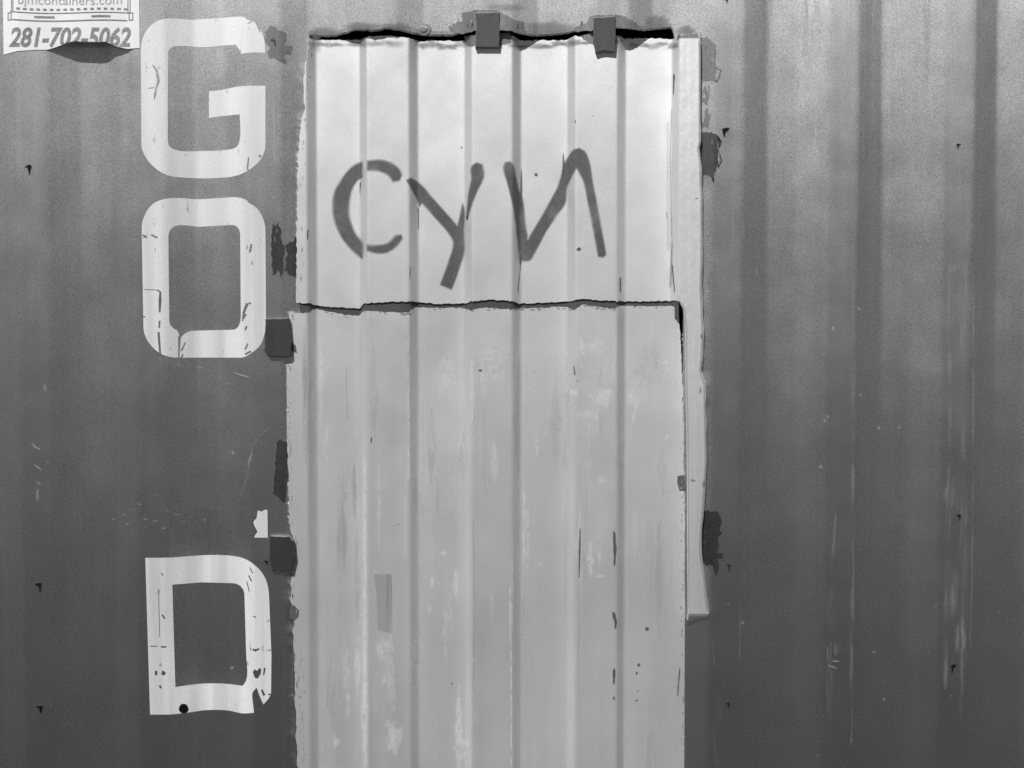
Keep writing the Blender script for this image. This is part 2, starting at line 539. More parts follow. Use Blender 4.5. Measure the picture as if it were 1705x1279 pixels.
# ---- ground-off weld scars and dark primer patches
def patch(poly, mat='scar', feather=7, surf=WALL, parent=wall, name='primer_patch', a=1.0, off=.0009):
    return Decals(surf, off).add(resample(poly, 5), feather=feather, a=a).build(name, mat, parent)
patch([(441, 53), (454, 42), (476, 57), (475, 76), (487, 78), (481, 91), (472, 92), (477, 106), (463, 100), (446, 94), (449, 79), (443, 70)], 'smear')
patch([(454, 373), (459, 377), (463, 370), (467, 380), (469, 406), (474, 414), (471, 449), (468, 462), (463, 449), (456, 460), (452, 436)], feather=4)
patch([(476.5, 409), (482, 405), (490, 404), (492, 394), (498, 401), (500, 452), (490, 463), (482, 457), (476, 449), (478, 428)], feather=5)
patch([(460.5, 736), (466.6, 732), (478, 737), (480, 791), (476, 834), (471, 838), (463.6, 827.4), (456, 822.8), (459, 766)], feather=3)
patch([(1160, 63), (1180, 64), (1190, 73.7), (1193, 87), (1191, 111), (1192, 134), (1186, 134), (1160, 133.5)], 'smear', feather=5)
Decals(WALL, .0009).stroke([(1191, 112), (1200, 117), (1197, 128), (1193, 136), (1187, 134)], 4).build('primer_patch', 'smear', wall)
patch([(1160, 220), (1192, 222), (1199, 234), (1195, 246), (1197, 269), (1190, 291), (1188, 306), (1185, 294), (1160, 290)], feather=6)
Decals(WALL, .0009).stroke([(1194, 228), (1201, 236), (1196, 247)], 4).stroke([(1197, 252), (1201, 268), (1193, 284)], 3).build('primer_patch', 'scar', wall)
patch([(1160, 851), (1195.6, 852), (1200, 861.6), (1199, 879), (1202.6, 888), (1195.6, 896.7), (1195, 935), (1197, 947.6), (1192, 958), (1186, 942), (1174, 939), (1160, 921)], feather=5)
patch([(1198, 922), (1203, 922), (1204, 930), (1199, 931)], feather=3)
patch([(1168, 138), (1180, 140), (1183, 170), (1180, 212), (1168, 214)], 'smear', feather=10, a=.55)
patch([(748, 45), (770, 34), (768, 22), (792, 17), (832, 17), (838, 22), (850, 30), (873, 38), (874, 56), (852, 52), (832, 50), (792, 51), (772, 56), (750, 54)], 'smear', feather=4)
patch([(954, 53), (958, 46), (975, 38), (984, 26), (1025, 24), (1040, 28), (1056, 36), (1070, 48), (1060, 49), (1024, 47), (987, 51)], 'smear', feather=4)
for cx, cy, rx, ry, a in [(600, 44, 40, 9, .6), (540, 52, 34, 10, .5), (915, 46, 50, 13, .58), (1095, 36, 24, 13, .65), (660, 44, 30, 8, .45), (1142, 50, 18, 10, .75), (845, 12, 40, 8, .35), (525, 70, 10, 20, .4), (1185, 470, 10, 40, .2)]:
    Decals(WALL, .0009).blob(cx, cy, rx, ry, min(1, a * 1.1), n=18, rag=.2).build('paint_stain', 'smear_and_shade', wall)

pt, pl = Decals(WALL, .0012), Decals(WALL, .0013)
for xa, ya, xb, yb_, n_ in [(446, 50, 474, 98, 9), (455, 378, 468, 452, 9), (480, 406, 495, 456, 8), (460, 740, 476, 826, 5), (1170, 68, 1190, 130, 10), (1170, 224, 1195, 288, 16), (1173, 855, 1198, 940, 14), (752, 26, 788, 52, 7), (836, 26, 868, 50, 6), (960, 32, 986, 50, 5), (1028, 28, 1060, 46, 5)]:
    for k in range(n_):
        x, y = random.uniform(xa, xb), random.uniform(ya, yb_)
        L = random.uniform(5, 22)
        (pt if k % 3 else pl).stroke([(x, y), (x + random.uniform(-4, 4), min(y + L, yb_))], [1, random.uniform(2.5, 7), 1], random.uniform(.45, .9))
pt.build('primer_streaks', 'scar', wall, kind='stuff')
pl.build('primer_scratches', 'wall_worn', wall, kind='stuff')

# ---- scuffs, specks and painted bright streaks on the ribs
sc = Decals(WALL, .0007)
for p, w, a in [([(1429, 0), (1426, 300), (1423, 440)], 6, .25), ([(1423, 440), (1422, 470), (1421, 640), (1420, 900), (1417, 1240)], [5, 9, 7, 9, 6], .95), ([(1392, 850), (1386, 930), (1382, 1110), (1380, 1240)], [4, 12, 14, 5], .6),
                ([(1580, 430), (1582, 700), (1576, 1000), (1574, 1150)], [10, 6, 12, 8], .8), ([(1605, 430), (1602, 640), (1606, 1000), (1600, 1200)], [20, 10, 20, 8], .6), ([(1621, 440), (1620, 800), (1617, 1080)], [7, 4, 6], .8),
                ([(1232, 1005), (1231, 1100)], 4, .9), ([(1232, 500), (1232, 760)], 3, .3), ([(1186, 1060), (1190, 1110)], 3, .6), ([(97, 1180), (100, 1260)], 3, .5), ([(234, 880), (233, 930)], 4, .8), ([(236, 650), (234, 860)], 3, .3),
                ([(1192, 1150), (1195, 1279)], 26, .22), ([(1360, 0), (1364, 330)], 50, .35), ([(1545, 0), (1543, 200)], 16, .5), ([(1618, 0), (1619, 260)], 10, .5), ([(1385, 0), (1392, 200)], 40, .3), ([(62, 0), (60, 500)], 30, .2), ([(1598, 252), (1600, 345)], [5, 3], .7), ([(1240, 0), (1238, 400)], 5, .4), ([(1500, 0), (1502, 260)], 24, .3),
                ([(455, 100), (455, 340)], 8, .5), ([(448, 0), (450, 45)], 14, .5), ([(514, 0), (512, 50)], 12, .4)]:
    sc.stroke(p, w, a * .42)
for cx, cy, rx, ry in [(1590, 447, 16, 10), (1600, 1060, 22, 40), (1390, 1080, 16, 14), (1590, 980, 22, 60), (1585, 820, 20, 30)]:
    sc.blob(cx, cy, rx, ry, .38)
for _ in range(46):                     # chalky runs, with extra ones painting in brighter light beside and above the flap
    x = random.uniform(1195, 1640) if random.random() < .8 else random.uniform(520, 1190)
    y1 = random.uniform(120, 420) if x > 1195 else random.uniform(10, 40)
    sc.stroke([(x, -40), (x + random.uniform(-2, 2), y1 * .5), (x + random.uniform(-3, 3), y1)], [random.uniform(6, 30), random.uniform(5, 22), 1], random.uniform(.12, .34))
sc.build('scuffs_and_painted_light', 'scuff_and_brightness', wall, kind='stuff')
sk = Decals(WALL, .0008)
for p, w, a in [([(53, 737), (58, 744), (68, 749)], 3, .8), ([(57, 773), (64, 779), (70, 783)], 3, .7), ([(76, 768), (82, 772)], 3, .5), ([(74, 640), (76, 652)], 6, .4), ([(61, 802), (68, 808)], 5, .5), ([(62, 814), (63, 835)], 4, .4),
                ([(391, 621), (402, 625), (415, 628)], 2, .9), ([(376, 638), (384, 640)], 3, .5), ([(327, 610), (340, 613)], 2, .5), ([(450, 712), (432, 725), (420, 745), (412, 790), (400, 830)], 3, .10), ([(420, 755), (412, 775)], 4, .3),
                ([(456, 165), (457, 258), (459, 272)], 2, .5), ([(1385, 1101), (1398, 1101)], 3, .8), ([(1378, 1108), (1394, 1113)], 3, .5), ([(1378, 1075), (1377, 1100)], 2, .3), ([(1560, 440), (1550, 445)], 2, .2), ([(204, 233), (209, 235)], 4, .7),
                ([(296, 600), (298, 612)], 3, .4), ([(266, 594), (268, 602)], 3, .5), ([(1573, 221), (1568, 220)], 3, .4), ([(1680, 364), (1672, 369)], 3, .4)]:
    sk.stroke(p, w, a)
for _ in range(30):                     # the cloud of scraped dots above the letter D
    x = random.gauss(260, 55); y = 858 + random.gauss(0, 13) + (x - 240) * .03
    if x < 440: sk.blob(x, y, random.uniform(1.2, 4.2), random.uniform(.8, 2.0), random.uniform(.12, .5), n=6, rag=.5)
for _ in range(150):
    x = random.choice((random.uniform(0, 470), random.uniform(1190, 1705))); y = random.uniform(60, 1279)
    if 228 < x < 455 and not 620 < y < 900: continue
    if x < 235 and y < 105: continue
    r = random.uniform(.8, 2.2)
    sk.blob(x, y, r, r * random.uniform(.7, 1.6), random.uniform(.08, .35), n=6, rag=.4)
for x, y, r in [(1463, 712, 4), (1497, 712, 3), (1373, 700, 4), (1378, 694, 3), (1366, 777, 4), (1260, 453, 3), (1388, 547, 5), (1476, 172, 9), (1430, 514, 4), (1472, 1164, 3), (386, 1112, 4), (1433, 658, 3), (1455, 1086, 3), (1236, 1037, 4), (224, 266, 3), (388, 754, 3)]:
    sk.blob(x, y, r, r, .36, n=8)
sk.build('paint_specks', 'speck', wall, kind='stuff')
# repainted rectangle where a letter used to be
Decals(WALL, .0004).add([(325, 848), (424, 846), (424, 894), (326, 892)], feather=5, a=.28).build('repainted_patch', 'repaint', wall)

# ---- small black barbs stuck to the steel
BARB = [(-1, -.8), (.3, -1.0), (.9, -.75), (.75, .1), (.45, 1.0), (.2, .2), (.1, -.35), (-.5, -.45)]
def barb(px, py, r, flip=1, wide=1.0, parent=wall):
    pts = [WALL.hit(px + flip * (p[0] + random.uniform(-.22, .22)) * r * .62 * wide, py + (p[1] + random.uniform(-.2, .2)) * r) for p in BARB]
    y = WALL(pts[0][0])
    n = len(pts)
    vv = [(x, WALL(x) + .001, z) for x, z in pts] + [(x, WALL(x) - .003, z) for x, z in pts]
    ff = [tuple(range(n, 2 * n))] + [(i, (i + 1) % n, n + (i + 1) % n, n + i) for i in range(n)]
    link('barb', mesh('barb', vv, ff), 'black', parent)
for a in [(47, 283, 8), (64, 978, 8), (66, 1182, 8), (1208, 221, 9, -1), (1596, 244, 5, -1), (1596, 862, 5, 1, 1.2), (1587, 1113, 7, -1, 1.0), (1212, 1175, 5, 1, .8), (1213, 945, 6, 1, .8), (443, 937, 4), (1209, 1, 5)]:
    barb(*a)

# bolt head caught on the lip
def bolt(px, py, r, parent):
    x, z = WALL.hit(px, py); y = WALL(x)
    vv, ff = [], []
    prof = [(1.0, 0), (1.0, .16), (.55, .20), (.5, .5), (.36, .55), (0.01, .55)]
    n = 14
    for rr, h in prof:
        for k in range(n):
            t = 2 * math.pi * k / n
            vv.append((x + r * rr * S * math.cos(t) * (1 + .1 * math.sin(2 * t)), y - h * r * S * .28, z + .8 * r * rr * S * math.sin(t)))
    for i in range(len(prof) - 1):
        for k in range(n):
            ff.append((i * n + k, i * n + (k + 1) % n, (i + 1) * n + (k + 1) % n, (i + 1) * n + k))
    link('bolt_head', mesh('bolt_head', vv, ff), 'hinge_grey', parent)
bolt(705, 49, 13, wall)

# ================================================================== panels
def interp_px(pts):
    """polyline given as (row, px) -> function of photo row"""
    ys, xs = [p[0] for p in pts], [p[1] for p in pts]
    return lambda y: float(np.interp(y, ys, xs))

def panel_mesh(surf, left, right, top, bottom, nrows, seed, roll=(.005, .006), rag=1.2, colstep=3.0):
    """corrugated sheet between four ragged edges traced in photo pixels"""
    nL, nR, nT, nB = (vnoise(seed + k) for k in range(4))
    lo, hi = min(p[1] for p in left), max(p[1] for p in right)
    xs = sorted(set([float(x) for x in surf.x] + [X_(p) for p in np.arange(lo, hi, colstep)]))
    xs = [x for x in xs if X_(lo - 2) <= x <= X_(hi + 2)]
    tp = [surf.hit(*p) for p in top]; bp = [surf.hit(*p) for p in bottom]
    tz = lambda x: float(np.interp(x, [p[0] for p in tp], [p[1] for p in tp])) + .0014 * rag * nT(x / .005)
    bz = lambda x: float(np.interp(x, [p[0] for p in bp], [p[1] for p in bp])) + .0014 * rag * nB(x / .005)
    Lp = [surf.hit(px, py) for py, px in left]; Rp = [surf.hit(px, py) for py, px in right]
    def edge(pp, nn, amp):
        zs, ex = [p[1] for p in pp][::-1], [p[0] for p in pp][::-1]
        return lambda z: float(np.interp(z, zs, ex)) + amp * nn(z / .009) + .5 * amp * nn(z / .0031 + 77)
    le, re = edge(Lp, nL, .0016 * rag), edge(Rp, nR, .0008 * rag)
    nc = len(xs)
    cols = []
    for i, x in enumerate(xs):
        zt, zb = tz(x), bz(x)
        col = []
        for j in range(nrows + 1):
            t = j / nrows
            z = zt + (zb - zt) * t
            a, b = le(z), re(z)
            xx = min(max(x, a + i * 1e-5), b - (nc - 1 - i) * 1e-5)
            y = surf(xx) + (SETBACK if surf is HATCH else 0)
            d0, d1 = xx - a, b - xx
            e = min(abs(zt - z), abs(z - zb))
            col.append((xx, y, z))
        cols.append(col)
    return mesh('panel', *grid_sheet(cols, .0025))

# ---- upper hatch
hatch = thing('upper_hatch', 'white painted corrugated steel flap with grey graffiti letters, hung from two strap hinges', 'hatch')
up_left = [(55, 517), (68, 516), (90, 513), (115, 506), (150, 505), (180, 508), (200, 502), (240, 497), (300, 496), (400, 494), (520, 492)]
up_right = [(50, 1140), (520, 1140)]
up_top = [(505, 66), (515, 63), (528, 66.5), (600, 66), (611, 61), (640, 59.5), (676, 62), (684, 64), (698, 68.5), (770, 68), (786, 63), (852, 60), (870, 67.5), (940, 67), (957, 60), (990, 65), (1027, 60), (1041, 64), (1090, 64), (1125, 63), (1170, 65)]
up_bot = [(470, 503), (480, 504), (514, 505), (531, 509), (575, 513), (599, 513), (606, 505), (681, 502), (698, 503), (725, 505.7), (769, 505.7), (786, 501.6), (820, 499), (852, 502), (864, 505.7),
          (942, 503), (970, 498), (1027, 502), (1038, 502), (1130, 501), (1180, 501)]
hp = link('panel', panel_mesh(HATCH, up_left, up_right, up_top, up_bot, 110, 21), 'hatch', hatch)

def strip_mesh():
    """flat bar down the right side: ragged right edge, rounded front"""
    r_px = [(64, 1166), (100, 1167), (235, 1167), (247, 1164.5), (270, 1168), (330, 1170), (440, 1170), (480, 1169), (560, 1172), (590, 1170), (618, 1168), (640, 1175), (700, 1176), (760, 1178), (800, 1176),
            (850, 1172), (900, 1168), (925, 1168), (960, 1174), (1000, 1178), (1025, 1181), (1036, 1181)]
    l_px = [(64, 1131), (495, 1131), (503, 1132), (515, 1138), (540, 1141), (600, 1141), (700, 1143.5), (780, 1144.5), (900, 1145), (1036, 1146)]
    rf, lf = interp_px(r_px), interp_px(l_px)
    nn = vnoise(60)
    prof = [(0, .003), (0, -.0065), (.04, -.008), (.16, -.0081), (.35, -.0079), (.5, -.0083), (.70, -.0080), (.88, -.0080), (.95, -.0072), (.985, -.005), (1.0, -.001), (1.0, .012)]
    rows = [64, 65.2, 68] + list(np.arange(72, 1024, 5.0)) + [1026, 1029, 1032, 1034.5, 1036]
    cols = []
    for fx, y in prof:
        col = []
        for py in rows:
            xa, xb = X_(lf(py), -.008, py), X_(rf(py) + .8 * nn(py / 22.0), 0, py)
            x = xa + (xb - xa) * fx
            z = Z_(py, -.008)
            yy = .018 if (y == .003 and py < 480) else y
            if py > 1022: yy = yy + (.018 * ((py - 1022) / 14) ** 1.3 if y < .01 else 0)
            col.append((x, yy, z))
        cols.append(col)
    nc, nr = len(cols), len(rows)
    v = [p for c_ in cols for p in c_]
    f = [(i * nr + j, i * nr + j + 1, (i + 1) * nr + j + 1, (i + 1) * nr + j) for i in range(nc - 1) for j in range(nr - 1)]
    f.append(tuple(i * nr for i in range(nc)))
    f.append(tuple(i * nr + nr - 1 for i in range(nc))[::-1])
    f += [(j, (nc - 1) * nr + j, (nc - 1) * nr + j + 1, j + 1) for j in range(nr - 1)]
    return mesh('side_strip', v, f)
strip = link('side_strip', strip_mesh(), 'strip', hatch, 'white bar running down beside the lower door')
for p_ in strip.data.polygons: p_.use_smooth = False

FRONT = Surf([(X_(1100), -.0087), (X_(1200), -.0087)])
sg = Decals(FRONT, .0004)  # darker lines along the strip's edges and a few grey spots
r_px = [(66, 1164), (100, 1165), (235, 1165), (247, 1162.5), (270, 1166), (330, 1168), (440, 1168), (480, 1167), (560, 1170), (590, 1168), (618, 1166), (640, 1173), (700, 1174), (760, 1176), (800, 1174), (850, 1170), (900, 1166), (925, 1166), (960, 1172), (1000, 1176), (1018, 1178)]
sg.stroke([(x - .5, y) for y, x in r_px], [3.5, 3, 5, 3, 6, 4, 5, 6, 4, 5], .32)
sg.stroke([(1135, 505), (1141, 520), (1143, 545), (1142.5, 610), (1145, 700), (1146, 780), (1147, 1015)], [4, 5, 4, 2, 3, 2], .25)
for x, y, rx, ry in [(1154, 800, 5, 3), (1172, 805, 3, 8), (1166, 650, 2, 8), (1160, 330, 3, 2), (1168, 560, 3, 9)]: sg.blob(x, y, rx, ry, .6, n=9, rag=.4)
sg.build('strip_edge_marks', 'smear_and_shade', strip, kind='stuff')

# seam backing behind the horizontal cut
xs = sorted(set([float(x) for x in HATCH.x if X_(484) < x < X_(1131)] + [X_(p) for p in np.arange(486, 1131, 4)]))
nz2 = vnoise(90)
link('seam_backing', mesh('seam_backing', *grid_sheet([[(x, HATCH(x) + .017, Z_(488)), (x, HATCH(x) + .017, Z_(530))] for x in xs], .002)), 'seal', hatch)

# ---- graffiti
C1 = [(603, 269.5), (589, 276), (572, 295), (558, 318.6), (553.8, 342), (556.5, 366), (568, 393), (585, 415), (603, 431), (603, 405), (592, 390), (582.7, 366), (581, 342), (585, 318), (594, 301), (603, 295)]
C2 = [(612, 268.5), (630, 266.6), (650, 271), (664, 281), (669, 291), (665, 300), (655, 302.7), (647, 292), (633, 285), (611, 283.6)]
C3 = [(611, 407.8), (630, 408.8), (647, 405), (660, 391.8), (668, 391), (669.5, 397), (660, 410), (643, 420), (626, 421), (611, 417)]
Y1 = [(676.6, 300), (684, 296.5), (698, 305), (725, 335.6), (762, 377), (766, 360), (770, 337), (772.5, 345), (772.5, 387), (772.5, 420.7), (764, 448), (752, 482), (733.4, 474), (745, 441), (754.8, 404), (753, 398), (728, 366), (703, 339), (697.7, 345), (697, 339), (687.5, 318.6)]
Y2 = [(785, 278), (793, 271), (803, 274), (806.5, 290), (794.6, 318), (783, 347), (777, 368), (778, 346), (781, 318), (785, 298)]
N1 = [(837.8, 278), (840.5, 271), (849, 269), (854.8, 274), (859, 295), (864.4, 318), (869.5, 330), (874.6, 370), (878.6, 400), (902, 361), (925.6, 318), (935.8, 288), (940, 272),
      (948, 259), (956, 249), (964.7, 247), (973, 252), (980, 267), (987, 305), (997, 356), (1009, 424), (1004, 428.5), (996, 427), (990, 393), (978, 332), (970, 298), (959.6, 280), (951, 296), (944, 312), (941, 339),
      (929, 356), (908, 387), (885, 431), (874.6, 435), (868, 434), (866.7, 444), (864, 424), (859, 373), (852, 332), (844, 301)]
gd = Decals(HATCH, .0006)
for p in (C1, C2, C3): gd.add(curve_poly(p, 5), feather=6.0)
gd.build('painted_letter', 'spray', hp, 'grey sprayed letter C')
gd = Decals(HATCH, .0006)
for p in (Y1, Y2): gd.add(curve_poly(p, 5), feather=4.5)
gd.build('painted_letter', 'spray', hp, 'grey sprayed letter Y')
gd = Decals(HATCH, .0006).add(curve_poly(N1, 5), feather=4.5)
gd.lift = .0003
gd.stroke([(868, 281), (868, 300), (867.5, 345)], [1.5, 5, 4]).stroke([(937.6, 254), (938.4, 275), (937, 295)], [1.5, 4.5, 4]).stroke([(867, 425), (866.6, 446)], [4, 1.5])
gd.build('painted_letter', 'spray', hp, 'grey sprayed backwards letter N')

# marks on the hatch
hc = Decals(HATCH, .0008)
for p, w in [([(1122, 122), (1121, 160)], [5, 2]), ([(1128, 121), (1135, 121)], 3),  ([(1127, 327), (1137, 331)], [2, 4]), ([(1119, 440), (1123, 488)], 3),
             ([(1033, 460), (1033, 490)], 3), ([(1109, 350), (1112, 370)], 2), ([(513, 380), (512, 400)], 3), ([(853, 384), (856, 380)], 5), ([(790, 398), (790, 408)], 3), ([(958, 200), (958, 206)], 4), ([(981, 195), (988, 193)], 4),
             ([(867, 440), (862, 490)], 2), ([(684, 440), (682, 470)], 2), ([(696, 344), (697, 385)], [3, 1]), ([(600, 300), (599, 325)], [4, 1]), ([(616, 489), (613, 495)], 4)]:
    hc.stroke(p, w, .9 if w not in (1.6, 2) else .62)
for x, y, r in [(892, 291, 5), (768, 246, 2.5), (964, 415, 5)]:
    hc.blob(x, y, r, r * .8, 1, n=8)
hc.build('paint_chips', 'chip', hp, kind='stuff')
for poly, a in [([(773, 60), (794, 58), (796, 76), (780, 76), (774, 70)], 1), ([(830, 56), (848, 54), (852, 70), (838, 75), (830, 76)], .95), ([(966, 60), (988, 54), (990, 76), (978, 70)], .95), ([(1128, 57), (1168, 57), (1166, 66), (1128, 67)], .7)]:
    patch(poly, 'smear', 5, HATCH, hp, 'burn_smear', a)
ed = Decals(HATCH, .0008)
for x in np.arange(528, 1125, 16.0):  # soft grey fuzz along the hatch top, painting in the lip's shade
    if random.random() < .75: ed.blob(x, 68 + random.uniform(0, 5) + 5 * (HATCH(X_(x)) > .02), random.uniform(10, 22), random.uniform(4, 8), random.uniform(.3, .65), n=12, rag=.3)
for y in np.arange(80, 500, 12.0):
    if random.random() < .5: ed.blob(float(np.interp(y, [p[0] for p in up_left], [p[1] for p in up_left])) + random.uniform(4, 12), y, random.uniform(1.5, 3), random.uniform(3, 9), random.uniform(.15, .4), n=8, rag=.4)
for p, w, a in [([(1118, 180), (1116, 260), (1118, 400)], 2.5, .4), ([(1119, 400), (1116, 480)], 4, .5), ([(1112, 200), (1113, 420)], 8, .15)]: ed.stroke(p, w, a)
ed.build('edge_grime_and_shade', 'smear_and_shade', hp, kind='stuff')

# ---- lower door
door = thing('hinged_panel', 'plain pale corrugated steel door hung from two dark side hinges, below the graffiti flap', 'door')
lo_left = [(505, 481), (516, 481), (530, 482), (600, 478), (650, 477), (700, 478), (780, 480), (870, 482), (895, 487), (950, 486), (1000, 484), (1020, 490), (1050, 488), (1100, 490), (1200, 492), (1279, 495), (1640, 500)]
lo_right = [(500, 1125), (510, 1126), (520, 1130), (560, 1133), (620, 1135.5), (660, 1138), (700, 1138), (900, 1140), (1000, 1140), (1060, 1142), (1150, 1142), (1279, 1144), (1640, 1146)]
lo_top = [(470, 515), (480, 516), (507, 518.6), (515, 517), (524, 511), (575, 522), (595, 523.4), (606, 514), (650, 517.6), (680, 517.6), (691, 508.4), (725, 510), (772, 510), (786, 514), (803, 509), (850, 512), (864, 511),
          (942, 508), (956, 513), (970, 505), (1024, 512), (1031, 506), (1038, 506.5), (1118, 507), (1126, 509), (1136, 518), (1170, 520)]
lo_top = [(x, y + 3.0) for x, y in lo_top]
lo_bot = [(470, 1560), (1180, 1560)]
dp = link('panel', panel_mesh(DOOR, lo_left, lo_right, lo_top, lo_bot, 230, 41, rag=1.3), 'door', door)

dc = Decals(DOOR, .0008)
soft_lines = []
for p, w in [([(966, 876), (965, 920), (964, 965)], [2, 4, 2]), ([(964, 965), (962, 1160)], 1.2), ([(1022, 882), (1024, 910), (1023, 945)], [5, 8, 3]), ([(1025, 985), (1025, 996)], 3), ([(1021, 1019), (1025, 1035), (1024, 1050)], [9, 6, 4]),
             ([(1024, 1060), (1024, 1066)], 3), ([(1027, 1075), (1027, 1085)], 2), ([(1023, 1110), (1022, 1125), (1022, 1140)], [6, 7, 3]), ([(1023, 1155), (1022, 1165)], 5), ([(1023, 1172), (1023, 1182)], 3), ([(986, 1019), (997, 1016)], 5),
             ([(1001, 1008), (1004, 1009)], 4), ([(618, 725), (618, 738)], 3), ([(955, 608), (957, 625)], 4), ([(963, 630), (961, 637)], 4), ([(872, 980), (869, 1060)], 2), ([(1132, 1110), (1128, 1160)], 3), ([(510, 613), (509, 622)], 4), ([(501, 672), (502, 676)], 3),
             ([(650, 876), (654, 870)], 2), ([(655, 875), (668, 870)], 2), ([(662, 868), (666, 876)], 1.5), ([(788, 608), (791, 614)], 4), ([(820, 627), (824, 628)], 3), ([(848, 590), (852, 592)], 4), ([(886, 618), (891, 619)], 3), ([(576, 610), (578, 700)], 1.5),
             ([(670, 1120), (672, 1128)], 5), ([(752, 1135), (753, 1140)], 4), ([(788, 860), (790, 1000), (788, 1150)], 1.5), ([(1127, 1015), (1127, 1022)], 3), ([(488, 1075), (487, 1150)], [3, 5, 2])]:
    if not isinstance(w, list) and w < 2.5: soft_lines.append((p, w))
    else: dc.stroke(p, w, .9)
for x, y, rx, ry in [(1077, 1047, 5, 6), (1063, 1107, 4, 4), (1060, 1121, 3, 3), (1060, 1166, 3, 3), (1062, 1151, 2, 2), (800, 617, 4, 3)]:
    dc.blob(x, y, rx, ry, 1, n=9)
ec = Decals(DOOR, .0011)
for y in np.arange(525, 1275, 3.5):       # chipped hinge-side edge
    e = float(np.interp(y, [p[0] for p in lo_left], [p[1] for p in lo_left]))
    if random.random() < .40 + .3 * (y > 1000): ec.blob(e + random.uniform(1, 9 if y > 1020 else 7) + random.uniform(0, 9) * (y > 1000), y, random.uniform(.6, 2.2), random.uniform(1, 9), random.uniform(.35, .8), n=7, rag=.5)
for y in np.arange(540, 1260, 3.5):
    if random.random() < .55: ec.blob(1137 + random.uniform(-3.5, 3.5), y, random.uniform(.6, 2.0), random.uniform(2, 6), random.uniform(.5, .95), n=7, rag=.5)
for x in np.arange(490, 1120, 9.0):
    if random.random() < .5: ec.blob(x, float(np.interp(x, [p[0] for p in lo_top], [p[1] for p in lo_top])) + random.uniform(0, 3), random.uniform(3, 9), random.uniform(1.2, 3), random.uniform(.5, .8), n=7, rag=.5)
ec.build('edge_chips', 'edge_chip', dp, kind='stuff')
dc.add([(1128, 793), (1137, 791), (1141, 795), (1141, 818), (1131, 817), (1128, 806)], feather=2)
dc.add([(482, 1010), (490, 1008), (498, 1017), (497, 1026), (490, 1033), (482, 1030)], feather=2)
dc.build('paint_chips', 'chip', dp, kind='stuff')

lw = Decals(DOOR, .0006)
for cx, cy, rx, ry, a in [(1000, 658, 20, 22, .6), (985, 690, 22, 10, .4), (655, 1228, 14, 32, .95), (648, 1205, 9, 10, .75), (738, 921, 7, 4, .9), (640, 1130, 5, 14, .5), (820, 610, 30, 50, .28), (740, 620, 20, 50, .25), (995, 580, 18, 18, .3), (640, 1080, 16, 24, .5), (1003, 800, 7, 8, .6),
                          (1110, 728, 4, 6, .7), (900, 940, 4, 5, .5), (715, 1015, 4, 9, .6), (788, 1100, 4, 5, .7), (770, 1245, 16, 22, .5), (560, 1235, 8, 12, .5), (720, 970, 3, 12, .5), (955, 655, 10, 8, .5), (1000, 960, 10, 3, .4)]:
    lw.blob(cx, cy, rx, ry, a, n=14, rag=.35)
for _ in range(34):
    x, y = random.uniform(530, 1115), random.uniform(535, 1150)
    lw.stroke([(x, y), (x + random.uniform(-2, 2), y + random.uniform(40, 190))], [1, random.uniform(5, 24), 1], random.uniform(.12, .36))
lw.stroke([(849, 965), (851, 1100), (852, 1279)], 4, .62).stroke([(607, 760), (608, 1279)], 6, .5).stroke([(786, 600), (786, 720)], 5, .55).stroke([(680, 520), (681, 800)], 4, .5)  # pale lines along the fold edges
lw.build('chalky_wear_and_pale_lines', 'wear_and_pale_lines', dp, kind='stuff')
dw = Decals(DOOR, .0005)
dw.add([(622, 955), (652, 955), (653, 1055), (634, 1050), (628, 1046), (626, 990)], feather=3, a=.8)
for _ in range(70):
    x, y = random.uniform(500, 1125), random.uniform(530, 1200)
    dw.stroke([(x, y), (x, y + 30), (x + random.uniform(-2, 2), y + random.uniform(70, 260))], [.5, random.uniform(5, 30), .5], random.uniform(.08, .30))
for cx, cy, rx, ry, a in [(1080, 610, 34, 50, .35), (930, 720, 40, 60, .3), (1000, 760, 50, 70, .3), (740, 790, 34, 70, .3), (640, 700, 24, 60, .22), (560, 900, 26, 100, .22), (1100, 930, 16, 130, .3)]:
    dw.blob(cx, cy, rx, ry, a, n=20, rag=.25)
dw.lift = .0004
for p, w in soft_lines: dw.stroke(p, w * 1.6, .75)
dw.build('rain_streaks', 'darkwear', dp, kind='stuff')

# ================================================================== hinges
def plate(name, poly, y_front, th, mat, parent, bend=None, nseg=1):
    """cut steel plate from a photo outline: front face, sides with thickness and a small chamfer"""
    inner = offset(poly, -1.1)
    def at(p, dy):
        yy = y_front + (bend(p[1]) if bend else 0)
        x, z = unproj(p[0], p[1], yy)
        return (x, yy + dy, z)
    n = len(poly)
    v = [at(p, 0) for p in inner] + [at(p, .0012) for p in poly] + [at(p, th) for p in poly]
    f = [tuple(range(n))]
    for k in range(n):
        k2 = (k + 1) % n
        f += [(k, n + k, n + k2, k2), (n + k, 2 * n + k, 2 * n + k2, n + k2)]
    f.append(tuple(range(3 * n - 1, 2 * n - 1, -1)))
    return link(name, mesh(name, v, f), mat, parent)

def wob(poly, amp, seed):
    random.seed(seed)
    return [(x + random.uniform(-amp, amp), y + random.uniform(-amp, amp)) for x, y in resample(poly, 7)]

